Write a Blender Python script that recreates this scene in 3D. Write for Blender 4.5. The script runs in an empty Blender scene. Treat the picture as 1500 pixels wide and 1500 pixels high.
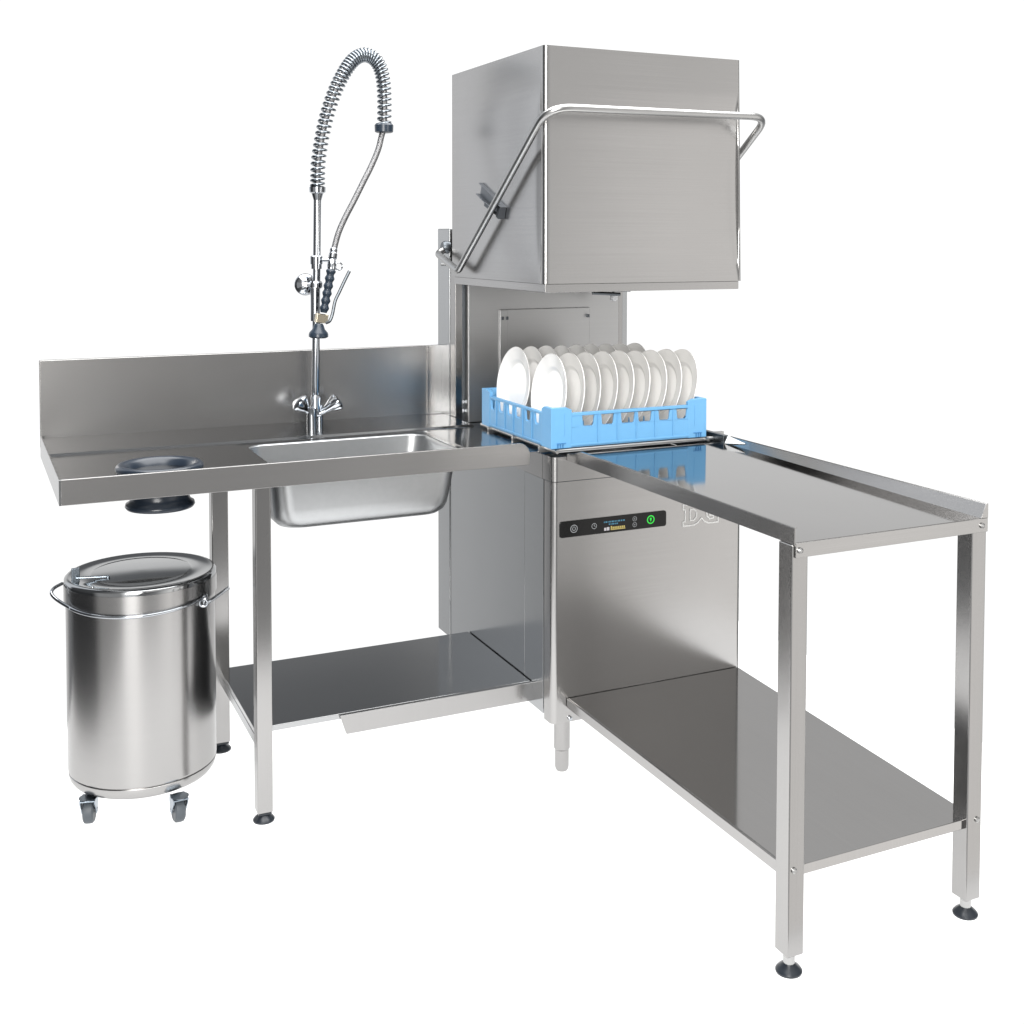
import bpy, bmesh, math, random
from mathutils import Vector, Matrix
random.seed(7)
R = math.radians
scene = bpy.context.scene
col = scene.collection

# ------------------------------------------------------------------ camera
FX, CX, CY = 1769.76, 812.8, 422.95            # focal length / principal point for a 1500 px frame
CAM = Vector((-1.4705, -3.0318, 1.5422)); YAW, PIT, ROLL = 0.4530, 0.0427, 0.0024
FW = Vector((math.sin(YAW)*math.cos(PIT), math.cos(YAW)*math.cos(PIT), -math.sin(PIT)))
RT0 = Vector((math.cos(YAW), -math.sin(YAW), 0)); UP0 = RT0.cross(FW)
RT = RT0*math.cos(ROLL) + UP0*math.sin(ROLL); UPV = -RT0*math.sin(ROLL) + UP0*math.cos(ROLL)
def at(u, v, ax, val):
    """point of the photograph on the plane ax = val"""
    d = FW*FX + RT*(u-CX) - UPV*(v-CY); i = 'xyz'.index(ax)
    return CAM + d*((val-CAM[i])/d[i])
cd = bpy.data.cameras.new('camera'); cam = bpy.data.objects.new('camera', cd); col.objects.link(cam)
cd.sensor_width = 36; cd.lens = FX/1500*36; cd.shift_x = -(CX-750)/1500; cd.shift_y = (CY-750)/1500
cd.clip_start = .05; cd.clip_end = 200
cam.matrix_world = Matrix.Translation(CAM) @ Matrix((RT, UPV, -FW)).transposed().to_4x4()
scene.camera = cam

# ------------------------------------------------------------------ materials
def newmat(name):
    m = bpy.data.materials.new(name); m.use_nodes = True
    nt = m.node_tree; b = nt.nodes['Principled BSDF']
    return m, nt, b
def steel(name, scale, base=.39, rough=.2, dr=.0, db=.03, bump=.0, tint=(1, .985, .965), aniso=0, smudge=.035):
    """brushed stainless steel: streaks that vary quickly across the grain"""
    m, nt, b = newmat(name); N, L = nt.nodes.new, nt.links.new
    tc = N('ShaderNodeTexCoord')
    mp = N('ShaderNodeMapping'); mp.inputs['Scale'].default_value = scale; L(tc.outputs['Object'], mp.inputs[0])
    n = N('ShaderNodeTexNoise'); n.inputs['Scale'].default_value = 1; n.inputs['Detail'].default_value = 3; L(mp.outputs[0], n.inputs[0])
    n2 = N('ShaderNodeTexNoise'); n2.inputs['Scale'].default_value = 3.5; n2.inputs['Detail'].default_value = 4; L(tc.outputs['Object'], n2.inputs[0])
    r = N('ShaderNodeMapRange'); L(n.outputs[0], r.inputs[0]); r.inputs[1].default_value = .1; r.inputs[2].default_value = .9
    r.inputs[3].default_value = rough-dr/2; r.inputs[4].default_value = rough+dr/2
    r2 = N('ShaderNodeMapRange'); L(n2.outputs[0], r2.inputs[0]); r2.inputs[1].default_value = .05; r2.inputs[2].default_value = .95
    r2.inputs[3].default_value = 1-smudge; r2.inputs[4].default_value = 1+smudge
    L(r.outputs[0], b.inputs['Roughness'])
    c = N('ShaderNodeMapRange'); L(n.outputs[0], c.inputs[0]); c.inputs[1].default_value = .1; c.inputs[2].default_value = .9
    c.inputs[3].default_value = base*(1-db); c.inputs[4].default_value = base*(1+db)
    cc = N('ShaderNodeVectorMath'); cc.operation = 'SCALE'; cc.inputs[0].default_value = tint
    ad = N('ShaderNodeMath'); ad.operation = 'MULTIPLY'; L(c.outputs[0], ad.inputs[0]); L(r2.outputs[0], ad.inputs[1]); L(ad.outputs[0], cc.inputs['Scale'])
    L(cc.outputs[0], b.inputs['Base Color'])
    if bump:
        bp = N('ShaderNodeBump'); bp.inputs['Strength'].default_value = bump; bp.inputs['Distance'].default_value = .001
        L(n.outputs[0], bp.inputs['Height']); L(bp.outputs[0], b.inputs['Normal'])
    b.inputs['Metallic'].default_value = 1; b.inputs['Specular Tint'].default_value = (.80, .80, .80, 1)
    if aniso:
        b.inputs['Anisotropic'].default_value = aniso
        t = N('ShaderNodeTangent'); t.direction_type = 'RADIAL'; t.axis = 'Z'; L(t.outputs[0], b.inputs['Tangent']); b.inputs['Anisotropic Rotation'].default_value = .25
    return m
def plain(name, colr, rough=.4, metal=0, spec=.5, var=.08, emit=None, es=0, bump=0, nscale=40):
    m, nt, b = newmat(name); N, L = nt.nodes.new, nt.links.new
    tc = N('ShaderNodeTexCoord'); n = N('ShaderNodeTexNoise'); n.inputs['Scale'].default_value = nscale; n.inputs['Detail'].default_value = 4
    L(tc.outputs['Object'], n.inputs[0])
    mr = N('ShaderNodeMapRange'); L(n.outputs[0], mr.inputs[0]); mr.inputs[3].default_value = 1-var; mr.inputs[4].default_value = 1+var
    sc = N('ShaderNodeVectorMath'); sc.operation = 'SCALE'; sc.inputs[0].default_value = colr; L(mr.outputs[0], sc.inputs['Scale'])
    L(sc.outputs[0], b.inputs['Base Color'])
    b.inputs['Roughness'].default_value = rough; b.inputs['Metallic'].default_value = metal
    b.inputs['Specular IOR Level'].default_value = spec
    if bump:
        bp = N('ShaderNodeBump'); bp.inputs['Strength'].default_value = bump; bp.inputs['Distance'].default_value = .002
        L(n.outputs[0], bp.inputs['Height']); L(bp.outputs[0], b.inputs['Normal'])
    if emit:
        b.inputs['Emission Color'].default_value = (*emit, 1); b.inputs['Emission Strength'].default_value = es
    return m
COOL = (.965, .985, 1); WARM = (1, .985, .972)
M = dict(
    panel=steel('steel_brushed_panel', (2, 2, 420), db=.05, rough=.24, tint=WARM),
    hood=steel('steel_brushed_hood', (2, 2, 420), db=.06, rough=.27, tint=WARM),
    side=steel('steel_side_panel', (2, 2, 420), rough=.17, tint=COOL),
    topx=steel('steel_table_top', (2, 420, 2), rough=.13, tint=(.98, .99, 1)),
    topy=steel('steel_outlet_top', (420, 2, 2), base=.40, rough=.075, tint=WARM),
    vert=steel('steel_leg_tube', (420, 420, 2), base=.35, rough=.19, tint=WARM),
    splash=steel('steel_backsplash', (420, 420, 1.5), base=.34, rough=.27, tint=WARM),
    bowl=steel('steel_matt_bowl', (60, 60, 60), base=.47, rough=.36, db=.04, tint=COOL),
    bin=steel('steel_bin_wall', (1, 1, 350), base=.36, rough=.25, aniso=.75, tint=WARM),
    lid=steel('steel_bin_lid', (300, 2, 2), rough=.10, tint=COOL),
    matt=steel('steel_inner_wall', (2, 2, 420), base=.45, rough=.38, tint=(1, 1, 1)),
    tube=steel('steel_round_tube', (30, 30, 30), base=.42, rough=.3, tint=(1, 1, .99)),
    chrome=plain('polished_chrome', (.42, .44, .465), .07, 1, var=.02),
    darksteel=plain('dark_steel_slot_shade', (.10, .11, .12), .35, 1),  # own metal of dark parts; in the guide slot it stands for shade
    bracket=plain('dull_bracket_steel', (.14, .15, .165), .4, 1),
    spring=plain('grey_spring_wire', (.24, .265, .29), .16, 1, var=.02),
    hose=plain('braided_hose', (.25, .25, .255), .32, 1, var=.35, bump=.6, nscale=900),
    rubber=plain('black_blue_rubber', (.012, .018, .028), .28, 0),
    foot=plain('black_foot_plastic', (.012, .016, .022), .3, 0),
    grip=plain('dark_grip_plastic', (.016, .026, .04), .3, 0),
    wheel=plain('grey_caster_rubber', (.055, .065, .075), .5, 0),
    fork=plain('zinc_fork', (.27, .31, .35), .3, 1),
    brass=plain('brass_valve_block', (.62, .55, .42), .22, 1),
    plate=plain('white_porcelain', (.90, .89, .87), .18, 0, var=.01),
    blue=plain('blue_rack_plastic', (.118, .315, .54), .38, 0, var=.04),
    blued=plain('deep_blue_mould_mark', (.03, .15, .35), .5, 0),
    black=plain('black_glass_panel', (.004, .004, .004), .12, 0, spec=.3),
    grey=plain('grey_print', (.22, .23, .24), .5, 0),
    mark=plain('pale_etched_mark', (.68, .68, .67), .5, 0, var=.02),
    screenblue=plain('screen_blue', (.01, .03, .05), .4, emit=(.10, .38, .55), es=.5),
    screenwhite=plain('screen_white', (.1, .1, .1), .4, emit=(.9, .85, .9), es=.5),
    screenyellow=plain('screen_yellow', (.1, .08, .02), .4, emit=(.85, .68, .22), es=.5),
    green=plain('lit_green_button', (.01, .1, .01), .4, emit=(.02, .75, .06), es=1.0),
    white=plain('white_nozzle_plastic', (.75, .76, .78), .35, 0),
    floor=plain('white_studio_floor', (.90, .90, .90), .9, 0, spec=.0, var=.005, nscale=3),
)

# ------------------------------------------------------------------ mesh builder
class MB:
    def __init__(self): self.bm = bmesh.new()
    def poly(self, pts):
        return self.bm.faces.new([self.bm.verts.new(p) for p in pts])
    def box(self, x0, x1, y0, y1, z0, z1):
        v = [self.bm.verts.new((x, y, z)) for z in (z0, z1) for y in (y0, y1) for x in (x0, x1)]
        for f in ((0, 2, 3, 1), (4, 5, 7, 6), (0, 1, 5, 4), (2, 6, 7, 3), (0, 4, 6, 2), (1, 3, 7, 5)):
            self.bm.faces.new([v[i] for i in f])
        return self
    def prism(self, pts, off):
        """polygon pts extruded by the vector off"""
        off = Vector(off); a = [self.bm.verts.new(p) for p in pts]; b = [self.bm.verts.new(Vector(p)+off) for p in pts]
        self.bm.faces.new(a); self.bm.faces.new(b[::-1]); n = len(a)
        for i in range(n): self.bm.faces.new((a[i], b[i], b[(i+1) % n], a[(i+1) % n]))
        return self
    def loft(self, loops, cap0=True, cap1=True, close=False):
        rows = [[self.bm.verts.new(p) for p in lp] for lp in loops]; n = len(rows[0])
        pairs = list(zip(rows, rows[1:])) + ([(rows[-1], rows[0])] if close else [])
        for a, b in pairs:
            for i in range(n): self.bm.faces.new((a[i], a[(i+1) % n], b[(i+1) % n], b[i]))
        if cap0 and not close: self.bm.faces.new(rows[0][::-1])
        if cap1 and not close: self.bm.faces.new(rows[-1])
        return self
    def lathe(self, prof, o, axis=(0, 0, 1), n=32, cap0=True, cap1=True):
        """prof: (radius, distance along axis) pairs"""
        o = Vector(o); w = Vector(axis).normalized(); u = w.orthogonal().normalized(); v = w.cross(u)
        return self.loft([[o + w*h + (u*math.cos(2*math.pi*k/n) + v*math.sin(2*math.pi*k/n))*max(r, 1e-5) for k in range(n)] for r, h in prof], cap0, cap1)
    def cyl(self, a, b, r, n=20):
        a, b = Vector(a), Vector(b); return self.lathe([(r, 0), (r, (b-a).length)], a, b-a, n)
    def tube(self, path, r, n=10, close=False):
        P = [Vector(p) for p in path]; m = len(P); loops = []; u = None
        for i in range(m):
            if close: t = P[(i+1) % m]-P[i-1]
            else: t = P[min(i+1, m-1)]-P[max(i-1, 0)]
            t.normalize()
            if u is None: u = t.orthogonal().normalized()
            u = (u - t*u.dot(t)).normalized(); w = t.cross(u)
            rr = r[i] if isinstance(r, (list, tuple)) else r
            loops.append([P[i] + (u*math.cos(2*math.pi*k/n) + w*math.sin(2*math.pi*k/n))*rr for k in range(n)])
        return self.loft(loops, close=close)
    def build(self, name, mat, parent=None, bevel=0, solid=0, seg=2, sharp=35, flat=False):
        bmesh.ops.remove_doubles(self.bm, verts=self.bm.verts, dist=1e-6)
        bmesh.ops.recalc_face_normals(self.bm, faces=self.bm.faces)
        me = bpy.data.meshes.new(name); self.bm.to_mesh(me); self.bm.free()
        for p in me.polygons: p.use_smooth = not flat
        if not flat: me.set_sharp_from_angle(angle=R(sharp))
        me.materials.append(M[mat]); o = bpy.data.objects.new(name, me); col.objects.link(o)
        if solid:
            s = o.modifiers.new('solidify', 'SOLIDIFY'); s.thickness = solid; s.offset = -1
        if bevel:
            b = o.modifiers.new('bevel', 'BEVEL'); b.width = bevel; b.segments = seg; b.limit_method = 'ANGLE'; b.angle_limit = R(40); b.harden_normals = True
        if parent is not None:
            o.parent = parent
            root = parent
            while root.parent: root = root.parent
            if parent.type == 'EMPTY': o.matrix_parent_inverse = Matrix.Translation(-parent.location)
        return o
def smooth_path(P, k=8):
    """Catmull-Rom through the points"""
    P = [Vector(p) for p in P]; Q = [2*P[0]-P[1]] + P + [2*P[-1]-P[-2]]; out = []
    for i in range(1, len(Q)-2):
        for j in range(k):
            t = j/k; a, b, c, d = Q[i-1:i+3]
            out.append(.5*((2*b) + (c-a)*t + (2*a-5*b+4*c-d)*t*t + (3*b-a-3*c+d)*t**3))
    out.append(P[-1]); return out
def fillet(P, r, k=7):
    """polyline with its corners rounded to radius r (r may be a list)"""
    P = [Vector(p) for p in P]; out = [P[0]]
    for i in range(1, len(P)-1):
        a, b, c = P[i-1], P[i], P[i+1]; d1 = (a-b).normalized(); d2 = (c-b).normalized()
        rr = r[i-1] if isinstance(r, (list, tuple)) else r
        half = d1.angle(d2)/2; L = min(rr/math.tan(half), (a-b).length*.48, (c-b).length*.48)
        s, e = b+d1*L, b+d2*L
        for j in range(k+1):
            t = j/k; out.append(s*(1-t)**2 + b*2*t*(1-t) + e*t*t)
    out.append(P[-1]); return out
def rrect(x0, x1, y0, y1, r, z, n=6):
    out = []
    for cx, cy, a0 in ((x1-r, y1-r, 0), (x0+r, y1-r, 90), (x0+r, y0+r, 180), (x1-r, y0+r, 270)):
        for j in range(n+1):
            a = R(a0 + 90*j/n); out.append(Vector((cx + r*math.cos(a), cy + r*math.sin(a), z)))
    return out
def thing(name, label, cat, loc, group=None):
    o = bpy.data.objects.new(name, None); col.objects.link(o); o.location = loc; o.empty_display_size = .1
    return tag(o, label, cat, group)
def tag(o, label, cat, group=None):
    o['label'] = label; o['category'] = cat
    if group: o['group'] = group
    return o

# ------------------------------------------------------------------ floor: added translucent white sheet, backlit so that no shadows show
FX0, FX1, FY0, FY1 = -1.75, 1.30, -1.18, 1.00
f = MB(); f.poly([(FX0, FY0, 0), (FX1, FY0, 0), (FX1, FY1, 0), (FX0, FY1, 0)]); fl = f.build('floor', 'floor'); fl['kind'] = 'structure'
_m, _nt, _b = newmat('translucent_white_sheet'); _t = _nt.nodes.new('ShaderNodeBsdfTranslucent'); _t.inputs[0].default_value = (.95, .95, .95, 1)
_d = _nt.nodes.new('ShaderNodeBsdfDiffuse'); _d.inputs[0].default_value = (.8, .8, .8, 1); _x = _nt.nodes.new('ShaderNodeMixShader'); _x.inputs[0].default_value = .75
_nt.links.new(_d.outputs[0], _x.inputs[1]); _nt.links.new(_t.outputs[0], _x.inputs[2]); _nt.links.new(_x.outputs[0], _nt.nodes['Material Output'].inputs[0])
fl.data.materials[0] = _m

# ================================================================== hood dishwasher
W, D, ZB, ZT = .6405, .80, .160, .925
dw = thing('hood_dishwasher', 'stainless steel hood dishwasher with its hood raised over a rack of plates', 'dishwasher', (W/2, D/2, 0))
# cabinet: side, back and floor
b = MB(); b.box(.004, W-.004, .055, D, ZB+.012, .853); b.build('cabinet', 'side', dw, .002)
b = MB(); b.box(0, .004, .19, D-.004, ZB+.004, .8525); b.build('side_panel', 'side', dw, .001)
# front panel wrapping the corners
def wrap(z0, z1, x0, x1, y0, yb, r):
    pts = [(x0, yb)] + [(x0+r-r*math.cos(R(a)), y0+r-r*math.sin(R(a))) for a in range(0, 91, 9)]
    pts += [(x1-r+r*math.sin(R(a)), y0+r-r*math.cos(R(a))) for a in range(0, 91, 9)] + [(x1, yb)]
    inn = [(max(min(x, x1-.003), x0+.003), max(y, y0+.003)) for x, y in pts][::-1]
    return [(x, y, z0) for x, y in pts+inn], (0, 0, z1-z0)
b = MB(); p, o_ = wrap(ZB, .8515, -.001, W, 0, .052, .017); b.prism(p, o_); b.build('front_panel', 'panel', dw)
b = MB(); b.box(-.0005, .003, .060, .188, ZB+.012, .852); b.build('corner_strip', 'side', dw, .001)
# collar under the wash chamber, tank rim, and the dark tank mouth
b = MB(); p, o_ = wrap(.8535, ZT-.002, -.003, W+.001, -.002, .06, .019); b.prism(p, o_)
b.box(-.003, .003, .062, D-.01, .8535, ZT-.003); b.box(W-.004, W+.001, .062, D-.01, .8535, ZT-.003)
b.build('collar', 'panel', dw)
b = MB(); b.box(.003, W-.003, .002, .05, .905, .918); b.box(.003, W-.003, .62, D-.02, .905, .918); b.box(.003, .05, .05, .62, .905, .918); b.box(W-.05, W-.003, .05, .62, .905, .918)
b.build('tank_rim', 'topx', dw, .002)
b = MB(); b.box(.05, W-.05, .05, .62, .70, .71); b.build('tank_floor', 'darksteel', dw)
b = MB()
for y in (.10, .29, .48): b.box(.004, W-.004, y-.006, y+.006, .922, .9405)
b.cyl((.02, .035, .934), (W-.03, .035, .934), .006); b.cyl((.02, .56, .934), (W-.03, .56, .934), .006)
b.cyl((.025, .02, .934), (.025, .58, .934), .006); b.cyl((.53, .02, .934), (.53, .58, .934), .006)
b.build('rack_track', 'tube', dw)
b = MB(); b.box(.557, .575, -.022, .30, .919, .950); b.build('rack_guide', 'darksteel', dw, .002)
# rear column and back wall of the wash chamber
b = MB(); b.box(-.003, .688, D, D+.112, .17, 1.570); b.build('rear_column', 'side', dw, .003)
b = MB(); b.box(.036, .612, .725, D-.001, .919, 1.46); b.build('back_panel', 'matt', dw, .003)
b = MB(); b.box(.000, .026, .752, D-.001, .919, 1.46); b.build('guide_post', 'vert', dw, .002)
b = MB(); b.box(.618, .642, .752, D-.001, .919, 1.46); b.build('guide_post', 'vert', dw, .002)
b = MB(); b.box(.0265, .0355, .765, D-.001, .919, 1.46); b.build('guide_slot', 'darksteel', dw)
b = MB(); b.cyl((.030, .757, .955), (.030, .766, .955), .0055); b.cyl((.030, .757, .985), (.030, .766, .985), .0055); b.build('slot_screw', 'chrome', dw)
b = MB(); b.box(.147, .492, .7185, .7248, .94, 1.297); cp = b.build('cover_plate', 'matt', dw, .002)
b = MB(); b.box(.147, .176, .7135, .7183, .94, 1.296); b.build('cover_edge', 'matt', cp, .002)
for x in (.155, .172, .482):
    b = MB(); b.box(x-.004, x+.004, .708, .7133 if x < .3 else .7183, 1.262, 1.273); b.build('clip', 'darksteel', cp, .001)
# hood: a shell whose faces belly out between pinched corners
hx0, hx1, hy0, hy1, hz0, hz1 = -.024, .628, .011, .718, 1.411, 2.0745
def hood_loop(t, z):
    e = max(0, min(1, (t-.02)/.80)); s = math.sin(math.pi*min(1, max(0, 1-e)))**.7 if 0 < e < 1 else 0
    w = .002 + .040*s; d = .010*s; fl_ = .012*(1-t) if t < .75 else .012*(1-t)
    x0, x1, y0, y1 = hx0, hx1+fl_, hy0, hy1; r = .008; c = .012
    pts = [(x0, y1), (x0, y0+.030+w), (x0+d*.45, y0+.027+w*.6), (x0+d, y0+.024), (x0+d*.2, y0+.021)]
    pts += [(x0+c-c*math.cos(R(a)), y0+c-c*math.sin(R(a))) for a in range(0, 91, 15)]
    pts += [(x0+.020, y0+.0003), (x1-.016-w*1.15, y0), (x1-.014-w*.6, y0+d*.5), (x1-.012, y0+d*.75), (x1-.0105, y0+d*.3)]
    pts += [(x1-r+r*math.sin(R(a)), y0+r-r*math.cos(R(a))) for a in range(0, 91, 15)]
    pts += [(x1, y1)]
    return [Vector((x, y, z)) for x, y in pts]
b = MB(); nz = 28
def inner(lp, z): return [Vector((min(max(v.x, hx0+.022), hx1-.010), min(max(v.y, hy0+.022), hy1-.012), z)) for v in lp]
lps = [hood_loop(k/nz, hz0+(hz1-hz0)*k/nz) for k in range(nz+1)]
b.loft([inner(lps[0], hz1-.012), inner(lps[0], hz0)] + lps)
hood = b.build('hood', 'hood', dw, sharp=50)
b = MB()
x0, x1, y0, y1 = hx0+.006, hx1+.004, hy0+.004, hy1-.004; t = .014
b.loft([[(x0, y0, z), (x1, y0, z), (x1, y1, z), (x0, y1, z)] for z in (1.3865, 1.4105)]
     + [[(x0+t, y0+t, z), (x1-t, y0+t, z), (x1-t, y1-t, z), (x0+t, y1-t, z)] for z in (1.4105, 1.3865)], close=True)
b.build('hood_rim', 'panel', hood, .0015)
b = MB(); b.cyl((.34, .30, 1.40), (.34, .62, 1.372), .012); b.cyl((.30, .45, 1.378), (.50, .45, 1.372), .010)
sa = b.build('wash_arm', 'darksteel', dw)
b = MB(); p = at(899, 436, 'y', .62); b.lathe([(.006, -.012), (.013, -.006), (.013, .006), (.007, .012)], p); b.cyl(p+Vector((0, 0, .01)), p+Vector((0, 0, .06)), .006); b.build('spray_nozzle', 'white', sa)
b = MB(); b.cyl(at(868, 429, 'y', .60), at(908, 431, 'y', .60), .006); b.build('spray_pipe', 'darksteel', sa)
# lift handle: bent tube down both sides of the hood
xa, xb = hx0-.034, .664
top = at(806, 155, 'x', xa); top = Vector((xa, -.082, 1.893)); bend = at(671, 397, 'x', xa); loop = at(640, 371, 'x', xa); piv = at(657, 363, 'x', -.012)
pathL = [piv, Vector((xa, loop.y, loop.z)), bend, top, Vector((xb, -.082, 1.898)), Vector((xb, bend.y, bend.z)), Vector((xb, loop.y, loop.z)), Vector((.690, piv.y, piv.z))]
b = MB(); b.tube(fillet(pathL, [.05, .035, .075, .06, .035, .05], 9), .0112, 14); h = b.build('lift_handle', 'tube', dw)
b = MB(); b.lathe([(.015, 0), (.021, .004), (.021, .02), (.016, .028)], piv+Vector((.004, 0, 0)), (-1, 0, .15), 18); b.build('pivot_knob', 'darksteel', h)
b = MB(); q = Vector((-.003, .85, 1.448)); b.cyl(q, q+Vector((-.012, 0, 0)), .005, 12); b.build('pivot_bolt', 'tube', h)
# bracket clamping the handle to the hood's flank
c0 = Vector((hx0, .372, 1.654)); perp = Vector((0, -.92, -.39)); dirv = Vector((0, -.39, .92))
def bk(s, q, x): return c0 + perp*s + dirv*q + Vector((x, 0, 0))
b = MB()
for q0, q1, dep in ((-.0195, -.0165, -.016), (.0165, .0195, -.012)):
    b.prism([bk(-.100, q0, 0), bk(.105, q0, 0), bk(.105, q0, dep), bk(-.100, q0, dep)], dirv*(q1-q0))
b.prism([bk(-.095, -.0165, -.001), bk(.105, -.0165, -.001), bk(.105, .0165, -.001), bk(-.095, .0165, -.001)], (-.003, 0, 0))
b.prism([bk(.005, -.0165, -.003), bk(.005, -.0165, -.030), bk(.085, -.0165, -.020), bk(.085, -.0165, -.003)], dirv*.012)
b.prism([bk(.086, -.0195, -.003), bk(.086, -.0195, -.022), bk(.105, -.0195, -.022), bk(.105, -.0195, -.003)], dirv*.039)
b.build('handle_bracket', 'bracket', hood, .0008)
# control panel
zc0, zc1 = .6925, .7385
def rr_xz(x0, x1, z0, z1, r, y):
    return [Vector((v.x, y, v.y)) for v in rrect(x0, x1, z0, z1, r, 0, 5)]
b = MB(); b.prism(rr_xz(.0215, .371, zc0, zc1, .007, -.0005), (0, -.0022, 0)); cpn = b.build('control_panel', 'black', dw, .0004)
YP = -.0029
def ring(mb, cx, cz, r0, r1, n=28, a0=0, a1=360, y=YP):
    k = [R(a0+(a1-a0)*i/n) for i in range(n+1)]
    for p, q in zip(k, k[1:]):
        mb.poly([(cx+r0*math.cos(p), y, cz+r0*math.sin(p)), (cx+r1*math.cos(p), y, cz+r1*math.sin(p)), (cx+r1*math.cos(q), y, cz+r1*math.sin(q)), (cx+r0*math.cos(q), y, cz+r0*math.sin(q))])
zm = (zc0+zc1)/2
b = MB(); ring(b, .066, zm, .0095, .0115); ring(b, .066, zm, .004, .0058, a0=-230, a1=50); b.poly([(.0652, YP, zm+.002), (.0668, YP, zm+.002), (.0668, YP, zm+.0085), (.0652, YP, zm+.0085)])
b.build('power_icon', 'grey', cpn)
b = MB(); ring(b, .131, zm+.001, .0068, .0085); b.poly([(.1302, YP, zm), (.1318, YP, zm), (.1318, YP, zm+.006), (.1302, YP, zm+.006)]); b.poly([(.131, YP, zm-.0005), (.136, YP, zm-.0005), (.136, YP, zm+.001), (.131, YP, zm+.001)])
b.build('timer_icon', 'grey', cpn)
for k, dz in enumerate((.0085, -.0085)):
    b = MB(); ring(b, .264, zm+dz, .0055, .0072); s = 1 if k == 0 else -1
    b.poly([(.261, YP, zm+dz-.0015*s), (.267, YP, zm+dz-.0015*s), (.264, YP, zm+dz+.003*s)]); b.build('arrow_button', 'grey', cpn)
b = MB(); ring(b, .318, zm+.001, .0095, .0128); b.poly([(.3145, YP, zm+.003), (.3215, YP, zm+.003), (.318, YP, zm-.006)]); ring(b, .318, zm+.0035, .0001, .0032); b.build('start_button', 'green', cpn)
b = MB(); b.poly([(.160, YP+.0003, zm-.0185), (.234, YP+.0003, zm-.0185), (.234, YP+.0003, zm+.0185), (.160, YP+.0003, zm+.0185)]); dsp = b.build('display', 'black', cpn)
def rect(mb, x0, x1, z0, z1, y=YP-.0004): mb.poly([(x0, y, zm+z0), (x1, y, zm+z0), (x1, y, zm+z1), (x0, y, zm+z1)])
b = MB()
x = .162
for w_ in (.004, .007, .003, .006, .009, .005, .004, .008, .006, .007):
    rect(b, x, x+w_-.0012, .0065, .0108); x += w_+.0012
x = .178
for w_ in (.005, .004, .007, .005, .006): rect(b, x, x+w_-.001, -.0005, .0036); x += w_+.001
b.build('screen_line', 'screenblue', dsp)
b = MB(); rect(b, .163, .170, -.0160, -.0075); rect(b, .1715, .180, -.0160, -.0065); b.build('screen_block', 'screenwhite', dsp)
b = MB(); rect(b, .184, .2325, -.0160, -.0135)
x = .1845
for k in range(8): rect(b, x, x+.0045, -.0128, -.0068 if k else -.0045); x += .006
b.build('screen_bar', 'screenyellow', dsp)
# pale outlined DG emblem
def stroke(mb, pts, w, y=-.0011):
    P = [Vector((p[0], 0, p[1])) for p in pts]; n = len(P); closed = (P[0]-P[-1]).length < 1e-6
    if closed: P = P[:-1]; n -= 1
    L, Rr = [], []
    for i in range(n):
        a = P[i-1] if (closed or i) else P[i]; c = P[(i+1) % n] if (closed or i < n-1) else P[i]
        d1 = (P[i]-a).normalized() if (P[i]-a).length > 1e-9 else (c-P[i]).normalized()
        d2 = (c-P[i]).normalized() if (c-P[i]).length > 1e-9 else d1
        d = (d1+d2).normalized(); nn = Vector((-d.z, 0, d.x)); k = 1/max(.5, d.dot(d1))
        L.append(P[i]+nn*w*k/2); Rr.append(P[i]-nn*w*k/2)
    off = Vector((0, y, 0))
    for i in range(n if closed else n-1):
        j = (i+1) % n; mb.poly([L[i]+off, L[j]+off, Rr[j]+off, Rr[i]+off])
EX, EZ, ES = .4300, .6845, .062
def E2(pts): return [(EX+px*ES, EZ+pz*ES) for px, pz in pts]
b = MB()
stroke(b, E2([(0, 0), (.62, 0), (.84, .10), (1.05, .30), (1.22, .12), (1.45, .02), (2.0, .02), (2.0, .56), (1.52, .56), (1.52, .40), (1.72, .36), (1.72, .24), (1.5, .22), (1.36, .36), (1.34, .58), (1.42, .74), (1.62, .78), (1.98, .76), (1.98, 1.0), (1.5, 1.02), (1.2, .92), (1.05, .74), (.86, .92), (.62, 1.02), (0, 1.02), (0, .80), (.12, .78), (.12, .22), (0, .20), (0, 0)]), .0042)
stroke(b, E2([(.40, .24), (.60, .24), (.74, .36), (.78, .52), (.72, .68), (.58, .78), (.40, .78), (.40, .24)]), .0042)
em = b.build('emblem', 'mark', dw); em['label'] = 'pale outlined letters DG on the front panel'
# feet
for fx, fy in ((.0567, .052), (W-.0567, .052), (.0567, D-.06), (W-.0567, D-.06)):
    b = MB(); b.lathe([(.0235, ZB), (.0235, .066), (.0205, .062), (.0205, .012), (.0185, .004), (.016, 0)][::-1], (fx, fy, 0), n=28)
    b.build('foot', 'vert', dw, sharp=25)
b = MB(); q = at(835, 1052, 'y', -.002); b.lathe([(.006, 0), (.006, .004), (.003, .006)], q, (0, -1, 0), 14); b.build('panel_screw', 'chrome', dw)

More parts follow.
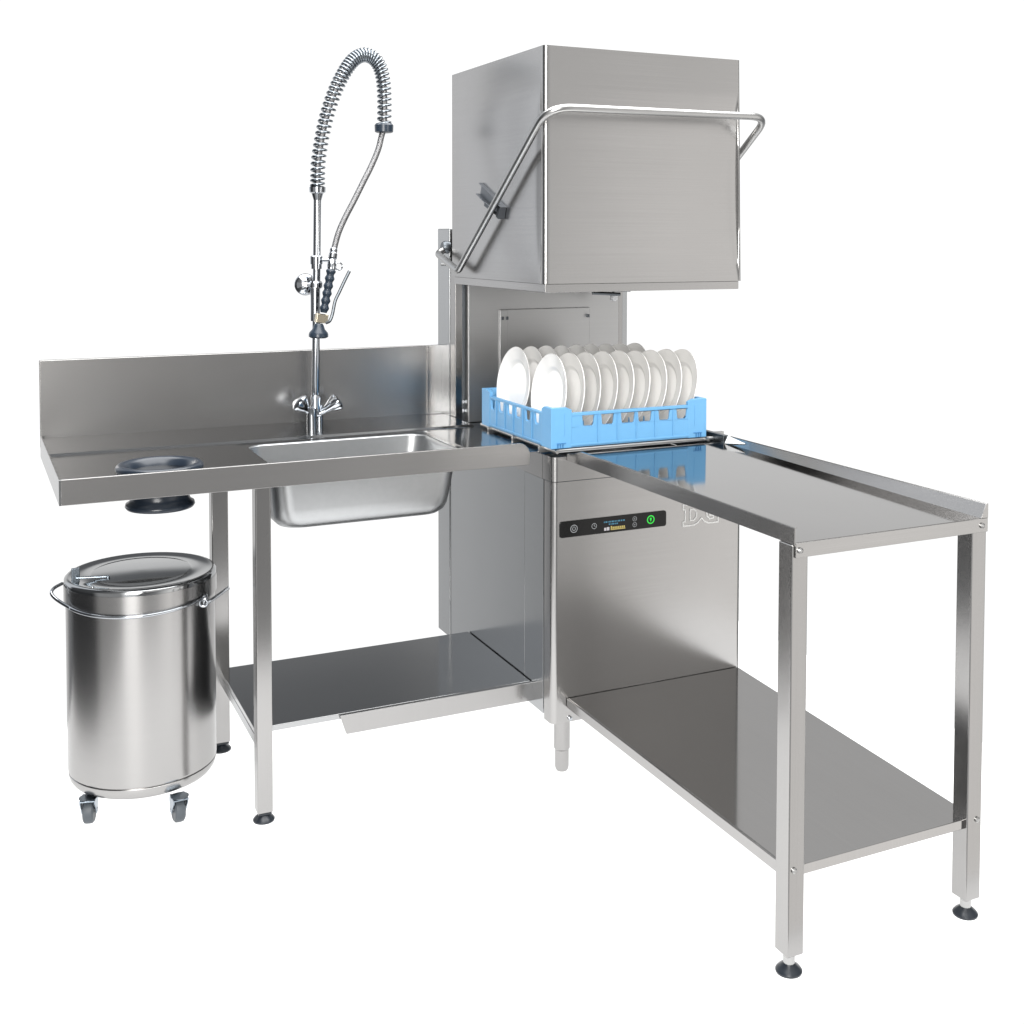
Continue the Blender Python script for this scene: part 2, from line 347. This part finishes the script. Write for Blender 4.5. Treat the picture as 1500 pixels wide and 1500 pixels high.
# ================================================================== inlet sink table
TZ = .935
lt = thing('sink_table', 'long stainless steel sink table with backsplash, basin and low shelf, left of the machine', 'sink table', (-.64, .45, 0))
X0, X1, Y0, Y1 = -1.276, -.004, .080, .878
BX0, BX1, BY0, BY1 = -.745, -.198, .185, .532; ZR = .929
b = MB()
def q4(x0, x1, y0, y1, z, z2=None):
    z2 = z if z2 is None else z2
    b.poly([(x0, y0, z), (x1, y0, z), (x1, y1, z2), (x0, y1, z2)])
q4(X0, X1, .588, Y1, TZ); q4(X0, X1, .574, .588, ZR, TZ)
q4(X0, BX0-.02, Y0, .574, ZR); q4(BX1+.02, X1, Y0, .574, ZR)
q4(BX0-.02, BX1+.02, Y0, BY0-.02, ZR); q4(BX0-.02, BX1+.02, BY1+.02, .574, ZR)
b.loft([rrect(BX0-.02, BX1+.02, BY0-.02, BY1+.02, .0004, ZR), rrect(BX0, BX1, BY0, BY1, .05, ZR)], False, False)
b.build('worktop', 'topx', lt, solid=.002, flat=True)
b = MB()
loops = []
for d, z, r in ((0, ZR-.0005, .05), (.003, ZR-.004, .05), (.005, .90, .05), (.016, .80, .052), (.020, .775, .054), (.027, .757, .056), (.038, .746, .06), (.055, .742, .065)):
    loops.append(rrect(BX0+d, BX1-d-.006*min(1, (ZR-z)/.1), BY0+d, BY1-d, r, z))
b.loft(loops, False, True); bowl = b.build('sink_bowl', 'bowl', lt, solid=.0015)
b = MB(); b.lathe([(.02, .7445), (.045, .7445), (.048, .7425)], (-.45, .36, 0), n=28); b.build('drain', 'chrome', bowl)
b = MB()   # front rail with an upstand
pr_ = [(X0, .893), (-.036, .893), (-.034, .926), (-.040, .940), (-.052, .952), (-.062, .956), (X0, .956)]
b.prism([(x, Y0-.004, z) for x, z in pr_], (0, .0038, 0)); b.box(X0, -.062, Y0, Y0+.008, .950, .956); b.build('front_rail', 'panel', lt, .0012)
b = MB(); b.prism([(X0-.005, Y0-.004, .893), (X0-.005, Y0-.004, .956), (X0-.005, .89, .942), (X0-.005, .89, .877)], (.0048, 0, 0)); b.build('end_flange', 'side', lt, .001)
b = MB(); b.box(X0-.005, .000, Y1, Y1+.022, TZ-.03, 1.1695); b.build('backsplash', 'splash', lt, .002)
b = MB(); b.box(-.050, .002, Y1-.004, Y1-.0005, TZ+.004, 1.1685); b.box(-.056, -.0505, Y1-.006, Y1-.0005, TZ+.004, 1.1685)
b.build('splash_end_strip', 'vert', lt, .0012)
def tleg(x0, x1, y0, y1, z0, z1, parent, fr=.028):
    b = MB(); b.box(x0, x1, y0, y1, z0, z1); lg = b.build('leg', 'vert', parent, .003, seg=3)
    cx, cy = (x0+x1)/2, (y0+y1)/2
    b = MB(); b.lathe([(fr, 0), (fr*1.02, .004), (fr*.86, .010), (.013, .019), (.011, min(.024, z0-.002))], (cx, cy, 0), n=28); b.build('levelling_foot', 'foot', lg, sharp=40)
    if z0 < .035:
        b = MB(); b.box(x0+.003, x1-.003, y0+.003, y1-.003, z0-.006, z0-.0005); b.build('leg_cap', 'foot', lg, .001)
    return lg
tleg(-.8085, -.768, .100, .142, .026, .926, lt)
tleg(-.832, -.784, .594, .640, .028, .926, lt, .030)
b = MB(); b.box(-.806, -.003, .143, .634, .2250, .2406); b.build('shelf', 'topx', lt, .0015)
b = MB(); b.prism([(-.578, .1285, .2402), (0, .1285, .2402), (0, .1285, .186), (-.560, .1285, .186)], (0, .013, 0)); b.build('shelf_rail', 'vert', lt, .001)
b = MB(); b.box(-.8065, -.8, .143, .634, .198, .2245); b.build('shelf_end', 'side', lt, .001)
b = MB(); b.box(-.80, -.768, .1425, .592, .885, .925); b.box(-.76, -.02, .625, .640, .885, .925); b.build('underframe', 'vert', lt, .001)

# ================================================================== rubber scrap chute
cc = at(234, 679, 'z', .948)
sc = thing('scrap_chute', 'black round rubber scrap chute set into the left end of the sink table', 'waste chute', (cc.x, cc.y, ZR))
b = MB(); b.lathe([(.106, .0), (.111, .006), (.110, .014), (.104, .020), (.094, .020), (.086, .013), (.077, -.004), (.070, -.03), (.069, -.05), (.072, -.05), (.079, -.03), (.084, -.003)], (cc.x, cc.y, ZR+.001), n=56, cap0=False, cap1=False)
b.build('rim', 'rubber', sc, sharp=60)
b = MB(); b.lathe([(.074, -.012), (.076, -.03), (.073, -.05), (.073, -.066), (.078, -.078), (.086, -.082), (.088, -.089), (.084, -.095), (.076, -.096), (.069, -.085), (.067, -.05), (.067, -.012)], (cc.x, cc.y, ZR), n=56, cap0=False, cap1=False)
b.build('sleeve', 'rubber', sc, sharp=60)

# ================================================================== pre-rinse faucet
FY = .80
fa = thing('pre_rinse_faucet', 'tall chrome pre rinse faucet with spring hose and dark spray gun behind the basin', 'faucet', (-.462, FY, TZ))
def F(u, v, dy=0): return at(u, v, 'y', FY+dy)
b = MB(); pb = F(462, 592); pt = F(465, 281); b.tube([pb, pt], .0125, 20); b.build('riser_pipe', 'chrome', fa)
sp = smooth_path([F(*p) for p in ((465, 277), (466, 240), (470, 210), (476, 180), (484, 152), (494, 126), (508, 100), (520, 86), (534, 80.5), (548, 86), (557, 100), (561.5, 120), (563, 144), (563, 168), (562.5, 186))], 24)
S = [0]
for a_, c_ in zip(sp, sp[1:]): S.append(S[-1]+(c_-a_).length)
def along(s):
    for i in range(len(S)-1):
        if S[i+1] >= s: break
    t_ = (s-S[i])/max(1e-9, S[i+1]-S[i]); return sp[i].lerp(sp[i+1], min(1, max(0, t_))), (sp[i+1]-sp[i]).normalized()
hel = []; s = 0; ph = 0; TOT = S[-1]; step = 14
while s < TOT:
    p, t_ = along(s); x = s/TOT
    pitch = .0195 - .0110*math.exp(-((x-.64)/.17)**2) - .004*(x < .06)
    n_ = Vector((0, -1, 0)); n_ = (n_-t_*n_.dot(t_)).normalized(); m_ = t_.cross(n_)
    rad = .0205
    hel.append(p + (n_*math.cos(ph)+m_*math.sin(ph))*rad); ph += 2*math.pi/step; s += pitch/step
b = MB(); b.tube(hel, .0042, 8); b.build('spring', 'spring', fa, sharp=80)
hp = sp + smooth_path([F(*p) for p in ((562.5, 188), (559, 199), (554, 219), (544, 243), (532, 267), (518, 295), (506, 318), (497, 338), (491.5, 356), (489, 368))], 10)[1:]
b = MB(); b.tube(hp, .0098, 12); b.build('hose', 'hose', fa)
b = MB(); b.lathe([(.0125, -.034), (.019, -.012), (.026, -.008), (.027, .008), (.020, .012)], F(465, 278), (0, 0, 1), 24); b.build('spring_socket', 'chrome', fa, sharp=30)
b = MB(); b.lathe([(.024, -.015), (.030, -.012), (.031, .010), (.026, .016)], F(562.5, 188), (0, 0, 1), 28); b.build('spring_collar', 'grip', fa, sharp=30)
# hook arm, wall disc
b = MB(); q = F(463.5, 381); b.lathe([(.020, -.013), (.020, .011), (.017, .014)], q, n=24); b.cyl(q, F(484, 381, -.02), .0065); b.lathe([(.0175, -.028), (.0175, -.013)], q, n=24); b.build('hook_arm', 'chrome', fa, sharp=30)
b = MB(); q = F(449, 417, .03); b.lathe([(.035, .02), (.036, .012), (.030, .004), (.012, -.006), (.0, -.008)], q, (0, 1, 0), 32); wd = b.build('wall_rosette', 'chrome', fa, sharp=50)
b = MB(); q2 = F(463, 417); b.cyl(F(449, 417, .03), F(449, 417, 0), .007); b.cyl(F(449, 417, 0), q2, .0065); b.lathe([(.018, -.012), (.021, -.008), (.021, .006), (.017, .012)], q2, n=24); b.build('rosette_arm', 'chrome', wd, sharp=30)
b = MB(); b.lathe([(.0150, 0), (.0155, .006), (.0155, .115), (.0145, .12)], F(462, 470), n=22); b.build('riser_sleeve', 'chrome', fa, sharp=30)
# spray gun in front of the riser
def G(u, v, dy=-.045): return F(u, v, dy)
g0, g1 = G(485, 396), G(474, 458); ax = g1-g0; L_ = ax.length
pr2 = [(.009, -.004), (.0150, .0)]
for k in range(33):
    t_ = k/32; pr2.append((.0140 + .0022*math.cos(t_*2*math.pi*5.5) - .001*t_, L_*(.02+.96*t_)))
b = MB(); b.lathe(pr2+[(.010, L_)], g0, ax, 22); gun = b.build('spray_gun', 'grip', fa, sharp=50)
b = MB(); b.lathe([(.011, 0), (.013, .006), (.0115, .016), (.014, .02), (.014, .034), (.010, .038), (.0135, .046), (.0155, .06), (.012, .075)], G(489, 364, -.02), G(485, 397)-G(489, 364, -.02), 20); b.build('gun_coupling', 'chrome', gun, sharp=30)
b = MB(); b.tube([G(496, 390) + Vector((math.cos(a), 0, math.sin(a)))*.012 for a in [R(k*20) for k in range(18)]], .0026, 8, True); b.build('hang_ring', 'chrome', gun)
b = MB(); c_ = (G(473, 466)); b.prism([G(464, 459), G(482, 461), G(480, 474), G(463, 473)], (0, .028, 0)); b.build('valve_block', 'brass', gun, .003)
b = MB(); b.tube(smooth_path([G(477, 473), G(483, 470), G(487, 460), (G(491, 441)), G(497, 428), G(504, 413), G(512, 397)], 6), [.0055]*37, 8); b.build('lever', 'darksteel', gun)
b = MB(); nz_ = G(467, 474); b.lathe([(.012, 0), (.016, .006), (.020, .018), (.029, .028), (.031, .034), (.031, .042), (.024, .046), (.018, .044)], nz_, Vector((-.03, 0, -1)), 28); b.build('spray_head', 'grip', gun, sharp=40)
# mixer: body, pillars and two knobs
b = MB(); b.lathe([(.0125, .0), (.017, .004), (.0185, .02), (.015, .034), (.017, .05), (.0135, .062)], F(462.5, 606), n=22); b.tube([F(456, 606), F(470, 606)], .011, 14)
b.lathe([(.0165, -.012), (.0165, .044)], Vector((F(456, 620).x, FY-.008, TZ+.012)), n=22); b.lathe([(.0115, -.012), (.0115, .05)], Vector((F(469, 618).x, FY+.008, TZ+.012)), n=20)
b.build('mixer_body', 'chrome', fa, sharp=30)
for (u0, v0, u1, v1) in ((455, 606, 436, 588), (468, 606, 496, 587)):
    a_, c_ = F(u0, v0, -.006), F(u1, v1, -.016); Lk = (c_-a_).length
    b = MB(); n = 30
    w_ = (c_-a_).normalized(); u_ = w_.orthogonal().normalized(); v_ = w_.cross(u_)
    lp = []
    for r_, h_, amp in ((.009, 0, 0), (.010, .25, 0), (.0125, .36, .05), (.020, .62, .16), (.0265, .88, .2), (.0265, .97, .2), (.018, 1.05, .1), (.004, 1.07, 0)):
        lp.append([a_ + w_*Lk*h_ + (u_*math.cos(2*math.pi*k/n)+v_*math.sin(2*math.pi*k/n))*r_*(1+amp*math.cos(3*2*math.pi*k/n)) for k in range(n)])
    b.loft(lp); b.build('tap_knob', 'chrome', fa, sharp=45)

# ================================================================== outlet table
rt_ = thing('outlet_table', 'stainless steel outlet table with two legs and low shelf, at front right', 'outlet table', (.31, -.55, 0))
RY = -1.043
b = MB()
b.poly([(.046, RY, .9172), (.573, RY, .9172), (.573, -.004, .928), (.046, -.004, .928)]); b.build('worktop', 'topy', rt_, solid=.002, flat=True)
b = MB(); b.prism([(.0425, RY-.003, .913), (.0425, RY-.003, .9475), (.0425, -.085, .9490), (.0425, -.045, .938), (.0425, -.004, .9315), (.0425, -.004, .913)], (.0032, 0, 0)); b.prism([(.0425, RY-.003, .9476), (.0425, -.085, .9491), (.0500, -.085, .9491), (.0500, RY-.003, .9476)], (0, 0, .0016)); b.build('side_rail', 'vert', rt_, .0006)
b = MB(); b.prism([(.5560, RY-.003, .9170), (.5700, RY-.003, .9478), (.5730, RY-.003, .9495), (.5770, RY-.003, .9485), (.5770, RY-.003, .9165)], (0, 1.010, 0))
b.build('upstand', 'panel', rt_, .0006)
b = MB(); b.prism([(.566, -.031, .9490), (.5640, -.122, .9395), (.5520, -.035, .9290)], (.0015, .0, .0015)); b.build('bright_facet', 'mark', rt_)  # added pale triangle; a bright facet's light is put into its colour
b = MB(); b.box(.0465, .5765, RY-.003, RY+.001, .8855, .9165); b.build('end_apron', 'panel', rt_, .001)
for x0, x1 in ((.0400, .0815), (.5340, .5772)):
    lg = tleg(x0, x1, -1.0415, -.996, .043, .9125, rt_, .028)
    b = MB(); b.lathe([(.0062, 0), (.0062, .0025), (.003, .0045)], ((x0+.017) if x0 < .3 else (x1-.019), -1.0465, .901), (0, -1, 0), 16); b.build('bolt', 'tube', lg, sharp=30)
    b = MB(); b.lathe([(.0062, 0), (.0062, .0025), (.003, .0045)], ((x0+.014) if x0 < .3 else (x1-.014), -1.0418, .2285), (0, -1, 0), 16); b.build('bolt', 'tube', lg, sharp=30)
    b = MB(); b.cyl(((x0+x1)/2, -1.019, .010), ((x0+x1)/2, -1.019, .0428), .0125, 16); b.build('foot_stem', 'tube', lg)
b = MB(); sh = [(.050, -1.032), (.566, -1.032), (.630, -.003), (.050, -.003)]
b.prism([(x, y, .2080) for x, y in sh], (0, 0, .022)); b.build('shelf', 'topy', rt_, .0016)
b = MB(); b.prism([(.0445, -1.03, .2298), (.0445, -.003, .2298), (.0445, -.003, .204), (.0445, -1.03, .204)], (.005, 0, 0)); b.build('shelf_rail', 'vert', rt_, .001)

# ================================================================== dish rack
RX0, RX1, RY0, RY1, RZ0, RZ1 = .010, .528, .030, .540, .942, 1.058
dr = thing('dish_rack', 'light blue plastic dish rack holding white plates under the raised hood', 'dish rack', ((RX0+RX1)/2, (RY0+RY1)/2, RZ0))
Lr = RX1-RX0
def wall(px, flip, wins, zmid):
    """one side wall: lower band, top band, mullions and trapezoid openings; px maps (s, depth, z) to a point"""
    mb = MB()
    def pr(s0, s1, z0, z1, d0=0, d1=.006, s0b=None, s1b=None):
        s0b = s0 if s0b is None else s0b; s1b = s1 if s1b is None else s1b
        a = [px(s0b, d0, z0), px(s1b, d0, z0), px(s1, d0, z1), px(s0, d0, z1)]; off = Vector(px(s0, d1, z0))-Vector(px(s0, d0, z0)); mb.prism(a, off)
    zb, zt = RZ0+.057, RZ0+.0895
    pr(.062, Lr-.062, RZ0, zb); pr(.062, Lr-.062, zt, zmid)
    pr(.062, Lr-.062, zb-.004, zb+.001, .006, .016); pr(.062, Lr-.062, zmid-.006, zmid, .006, .014)
    edges = [.062/Lr] + [e for w_ in wins for e in w_] + [1-.062/Lr]
    for k in range(0, len(edges), 2):
        l, r_ = edges[k]*Lr, edges[k+1]*Lr
        a_ = [(l, zb)] if not k else [(l-.010, zb), (l-.0050, zb+.0022), (l-.0025, zb+.007), (l, zt)][::1]
        c_ = [(r_, zb), (r_, zt)] if k >= len(edges)-2 else [(r_+.010, zb), (r_+.0050, zb+.0022), (r_+.0025, zb+.007), (r_, zt)]
        poly = ([(l, zt), (l, zb)] if not k else a_[::-1]) + c_
        mb.prism([px(s_, 0, z_) for s_, z_ in poly], Vector(px(l, .006, zt))-Vector(px(l, 0, zt)))
        if 0 < k < len(edges)-2: pr((l+r_)/2-.002, (l+r_)/2+.002, RZ0+.004, zt, -.003, 0)
    pr(.062, Lr-.062, RZ0+.004, RZ0+.010, -.0025, 0)
    return mb.build('side_wall', 'blue', dr, .0012)
wf = [(.19, .265), (.31, .39), (.435, .525), (.545, .635), (.68, .755), (.80, .87)]
ws = [(.16, .22), (.28, .345), (.41, .49), (.53, .60), (.66, .73), (.79, .85)]
wall(lambda s, d, z: (RX0+s, RY0+d, z), 0, wf, 1.0405); wall(lambda s, d, z: (RX0+s, RY1-d, z), 0, wf, 1.0405)
wall(lambda s, d, z: (RX0+d, RY0+s, z), 0, ws, 1.0385); wall(lambda s, d, z: (RX1-d, RY0+s, z), 0, ws, 1.0385)
for sx in (0, 1):
    for sy in (0, 1):
        cx, cy = (RX0, RX1)[sx], (RY0, RY1)[sy]; ix, iy = (1, -1)[sx], (1, -1)[sy]
        b = MB(); w_ = .066; t_ = .013; pts = [(0, 0), (w_, 0), (w_, t_), (t_, t_), (t_, w_), (0, w_)]
        e_ = .0015
        b.loft([[(cx-ix*e_+ix*a, cy-iy*e_+iy*c, z) for a, c in pts] for z in (RZ0-.001, RZ1-.008)]
             + [[(cx-ix*e_+ix*min(a, .048), cy-iy*e_+iy*min(c, .048), RZ1) for a, c in pts]])
        post = b.build('corner_post', 'blue', dr, .002)
        b = MB()
        for k in (.018, .026, .034): b.box(*sorted((cx+ix*k, cx+ix*(k+.003))), *sorted((cy-iy*.0035, cy)), RZ0+.001, RZ0+.012)
        b.box(*sorted((cx+ix*.016, cx+ix*.045)), *sorted((cy-iy*.0035, cy)), RZ0+.013, RZ0+.0148); b.build('mould_mark', 'blued', post)
        b = MB(); b.box(*sorted((cx+ix*.040, cx+ix*.0415)), *sorted((cy-iy*.0025, cy)), RZ0+.035, RZ1-.018); b.build('moulding_rib', 'blue', post)
b = MB(); k = 9
for i in range(k):
    s = .03 + (Lr-.06)*i/(k-1); b.box(RX0+s-.003, RX0+s+.003, RY0+.006, RY1-.006, RZ0+.002, RZ0+.012); b.box(RX0+.006, RX1-.006, RY0+s-.003, RY0+s+.003, RZ0+.001, RZ0+.011)
for i in range(10):
    for yy in (.09, .20, .33, .45):
        x = .055+i*.0515; b.lathe([(.0035, .0), (.003, .035), (.0015, .05)], (min(x, RX1-.02), RY0+yy, RZ0+.010), n=8)
b.build('base_grid', 'blue', dr)

# ================================================================== plates
PR = .1215
b = MB(); b.lathe([(.0, .0035), (.068, .0035), (.074, .0045), (.080, .0105), (.086, .0135), (.117, .0185), (PR-.001, .0205), (PR, .0195), (PR-.001, .0175), (.115, .0150), (.086, .0085), (.079, .004), (.072, .0005), (.070, -.0025), (.067, -.0025), (.066, .0), (.0, .0)], (0, 0, 0), (-1, 0, 0), 72, False, False)
plate_me = None
ordn = ['first', 'second', 'third', 'fourth', 'fifth', 'sixth', 'seventh', 'eighth', 'ninth']
proto = b.build('dinner_plate', 'plate', None, sharp=60)
first = True
for row, (yc, xs) in enumerate(((.172, [.088+.0545*i for i in range(9)]), (.412, [.079+.0515*i for i in range(9)]))):
    for i, x in enumerate(xs):
        o = proto if first else proto.copy()
        if not first: col.objects.link(o)
        first = False
        tilt = R(7 + 8*i/8 + random.uniform(-.8, .8))
        zc = RZ0 + .0125 + PR*math.cos(tilt) + random.uniform(0, .002)
        o.location = (x, yc+random.uniform(-.002, .002), zc); o.rotation_euler = (0, tilt, R(random.uniform(-1.2, 1.2)))
        rn = 'front' if row == 0 else 'back'
        if i == 0: lb = 'white plate with its whole face showing, left end of the %s rack row' % rn
        elif i == 8: lb = 'white plate standing at the right end of the %s row in the rack' % rn
        else: lb = '%s white dinner plate from the left in the %s row of the blue rack' % (ordn[i], rn)
        tag(o, lb, 'plate', 'white plates standing in the dish rack')

# ================================================================== waste bin on casters
bx, by, br = -1.057, .388, .193
bn = thing('waste_bin', 'round stainless steel waste bin with lid on small casters, under the chute', 'waste bin', (bx, by, 0))
b = MB(); b.lathe([(.140, .074), (.168, .0755), (br-.011, .083), (br-.004, .093), (br-.001, .104), (br-.001, .109), (br-.0035, .111), (br-.0005, .1135), (br, .118), (br, .555), (br+.0005, .560), (br+.0005, .572)], (bx, by, 0), n=96, cap1=False)
body = b.build('body', 'bin', bn, sharp=50)
b = MB(); b.lathe([(br+.0012, .570), (br+.0035, .571), (br+.0035, .622), (br+.003, .628), (br-.002, .633), (br-.008, .634), (br-.016, .631), (.135, .6305), (.131, .632), (.126, .633), (.0001, .6345)], (bx, by, 0), n=96)
lid = b.build('lid', 'lid', bn, sharp=50)
b = MB(); b.lathe([(br+.0012, .571), (br+.0045, .5715), (br+.0045, .617), (br+.0012, .6175)], (bx, by, 0), n=96, cap0=False, cap1=False); b.build('lid_band', 'bin', lid, sharp=60)
# hinge lug, strap on the lid
b = MB(); q = at(111, 843, 'y', by-.02); b.box(q.x-.011, q.x+.010, q.y-.004, q.y+.004, .60, .664); b.build('hinge_lug', 'fork', bn, .002)
b = MB(); b.tube([Vector((q.x, q.y-.012, .640)), Vector((q.x+.075, q.y-.022, .6375))], .0032, 10); b.lathe([(.0055, 0), (.005, .005), (.002, .0065)], (q.x+.078, q.y-.022, .634), n=14); b.build('hinge_strap', 'fork', lid)
b = MB(); zz = at(129, 866, 'y', by-.15); b.lathe([(.004, 0), (.0035, .003), (.001, .0045)], (bx-.135, by-.118, .633), n=14); b.build('rivet', 'chrome', lid)
# bail handle folded round the front
hd = []
for k in range(0, 41):
    a = R(192 + (312-192)*k/40); rr = br+.0085; zt = .578 - .012*math.sin(math.pi*k/40)
    hd.append(Vector((bx+rr*math.cos(a), by+rr*math.sin(a), zt)))
pL = [Vector((bx-br-.004, by+.035, .612)), Vector((bx-br-.026, by+.020, .606)), Vector((bx-br-.034, by+.0, .598)), Vector((bx-br-.022, by-.025, .586))]
pR = [at(300, 885, 'y', by-.12), at(335, 861, 'y', by-.09)]
b = MB(); b.tube(smooth_path(pL+hd[3:], 3), .0046, 12); hndl = b.build('bail_handle', 'chrome', bn)
b = MB(); e = hd[-1]; b.tube(smooth_path([e, e+Vector((.012, .010, .004)), pR[0], pR[1]], 6), .0050, 12); b.build('handle_arm', 'chrome', hndl)
b = MB(); b.tube([e+Vector((.004, 0, -.012)) + Vector((math.cos(t_), -.2*math.cos(t_), math.sin(t_)))*.010 for t_ in [R(k*20) for k in range(18)]], .0034, 8, True); b.build('handle_eye', 'chrome', hndl)
# casters
def caster(cx, cy, yaw):
    c = math.cos(R(yaw)); s_ = math.sin(R(yaw)); fwd = Vector((c, s_, 0)); sd = Vector((-s_, c, 0))
    wc = Vector((cx, cy, .0335)); top_ = wc - fwd*.018
    b = MB()
    b.lathe([(.018, .069), (.018, .0735), (.024, .0755)], (top_.x, top_.y, 0), n=20)
    for k in (-1, 1):
        p0 = wc + sd*k*.0165
        outline = [(-.032, .038), (.012, .038), (.016, .024), (.008, -.006), (-.006, -.008), (-.012, .004), (-.032, .028)]
        b.prism([p0 + fwd*u + Vector((0, 0, v)) for u, v in outline], sd*k*.003)
    b.prism([wc + fwd*u + sd*w_ + Vector((0, 0, .0352)) for u, w_ in ((-.036, -.0195), (.013, -.0195), (.013, .0195), (-.036, .0195))], (0, 0, .003))
    fk = b.build('caster', 'fork', bn, .001)
    b = MB(); b.lathe([(.020, -.0125), (.028, -.0135), (.0325, -.010), (.0335, -.004), (.0335, .004), (.0325, .010), (.028, .0135), (.020, .0125)], wc, sd, 36); b.build('wheel', 'wheel', fk, sharp=40)
    b = MB(); b.lathe([(.004, -.0215), (.0065, -.020), (.0065, .020), (.004, .0215)], wc, sd, 16); b.build('axle', 'chrome', fk)
    return fk
caster(-1.204, .306, 75); caster(-.993, .212, 95); caster(-.930, .470, 75); caster(-1.11, .54, 100)

# ------------------------------------------------------------------ light: world bands made up to tone the steel's reflections, and softboxes
w = bpy.data.worlds.new('World'); scene.world = w; w.use_nodes = True
nt = w.node_tree; N, L = nt.nodes.new, nt.links.new
bg = nt.nodes['Background']
tc = N('ShaderNodeTexCoord'); sx = N('ShaderNodeSeparateXYZ'); L(tc.outputs['Generated'], sx.inputs[0])
az = N('ShaderNodeMath'); az.operation = 'ARCTAN2'; L(sx.outputs[0], az.inputs[0]); L(sx.outputs[1], az.inputs[1])
a2 = N('ShaderNodeMath'); a2.operation = 'MULTIPLY_ADD'; L(az.outputs[0], a2.inputs[0]); a2.inputs[1].default_value = 1/(2*math.pi); a2.inputs[2].default_value = .5
def ramp(src, stops):
    r = N('ShaderNodeValToRGB'); L(src, r.inputs[0]); e = r.color_ramp.elements
    while len(e) > 1: e.remove(e[-1])
    e[0].position = stops[0][0]; e[0].color = (*stops[0][1], 1)
    for p, c in stops[1:]:
        x = e.new(p); x.color = (*c, 1)
    return r
def g(v, t=(1, 1, 1)): return (v*t[0], v*t[1], v*t[2])
BL = (.96, .99, 1.035); WM = (1.02, 1.0, .975)
# azimuth, clockwise from +Y
def A(deg): return ((deg+180) % 360)/360
side = [(-30, 1.30, BL), (-18, 1.08), (72, 1.06), (80, .25, BL), (112, .25, BL), (124, 1.45, WM), (144, 1.45, WM), (154, .95), (165, .42), (177, .19), (190, .19), (196, 1.6), (211, 1.6), (217, .50), (252, .50), (262, .10, BL), (308, .10, BL), (314, 1.30, BL)]
lows = [(-30, .30, BL), (-18, 1.06), (72, 1.06), (80, .25, BL), (112, .25, BL), (124, 1.45, WM), (144, 1.42, WM), (154, 1.02, WM), (165, .45), (177, .28), (190, .28), (196, 1.4), (211, 1.4), (217, .50), (252, .50), (262, .06, BL), (312, .06, BL), (322, .36, BL)]
high = [(-24, 1.2, BL), (-12, .30, BL), (18, .20, BL), (26, .48), (31, .78), (60, .82), (120, .45), (150, .95, WM), (185, .32), (196, 1.6), (211, 1.6), (220, .4), (263, .12, BL), (306, .12, BL), (314, 1.2, BL)]
def mk(st): return ramp(a2.outputs[0], sorted((A(x[0]), g(*x[1:])) for x in st))
def elev(d0, d1):
    el = N('ShaderNodeMapRange'); el.interpolation_type = 'SMOOTHSTEP'; L(sx.outputs[2], el.inputs[0]); el.inputs[1].default_value = math.sin(R(d0)); el.inputs[2].default_value = math.sin(R(d1)); return el
def mix(f, a_, b_):
    mx = N('ShaderNodeMix'); mx.data_type = 'RGBA'; L(f.outputs[0], mx.inputs['Factor']); L(a_, mx.inputs['A']); L(b_, mx.inputs['B']); return mx.outputs['Result']
m1 = mix(elev(-9, -2), mk(lows).outputs[0], mk(side).outputs[0])
mids = [(x[0], x[1]*(.80 if 115 < x[0] < 175 else 1), *x[2:]) for x in side]
m1 = mix(elev(0, 8), m1, mk(mids).outputs[0])
m2 = mix(elev(12, 20), m1, mk(high).outputs[0])
L(m2, bg.inputs[0]); bg.inputs[1].default_value = 1.0

def area(name, loc, target, sx_, sy_, power, colr=(1, 1, 1)):
    d = bpy.data.lights.new(name, 'AREA'); d.shape = 'RECTANGLE'; d.size = sx_; d.size_y = sy_; d.energy = power; d.color = colr
    o = bpy.data.objects.new(name, d); col.objects.link(o); o.location = loc
    o.rotation_euler = (Vector(target)-Vector(loc)).to_track_quat('-Z', 'Y').to_euler(); return o
area('key_softbox', (-2.7, -4.7, 2.2), (0, 0, .8), 2.0, 3.2, 290, (1, .98, .95))
area('top_softbox', (0, -.2, 5.2), (0, -.2, 0), 6, 6, 760)
ex = .12; uw, uh = FX1-FX0+2*ex, FY1-FY0+ex
area('added_floor_backlight', ((FX0+FX1)/2, (FY0+FY1+ex)/2, -.05), ((FX0+FX1)/2, (FY0+FY1+ex)/2+1e-4, 1), uw, uh, 1.25*math.pi*uw*uh)  # added lamp under the sheet, whitens the floor and drowns its shadows

# ------------------------------------------------------------------ render
scene.view_settings.view_transform = 'Standard'; scene.view_settings.look = 'None'
scene.view_settings.exposure = 0; scene.view_settings.gamma = 1
scene.render.engine = 'CYCLES'
scene.cycles.max_bounces = 10; scene.cycles.glossy_bounces = 8; scene.cycles.sample_clamp_indirect = 8
scene.render.resolution_x = 1024; scene.render.resolution_y = 1024
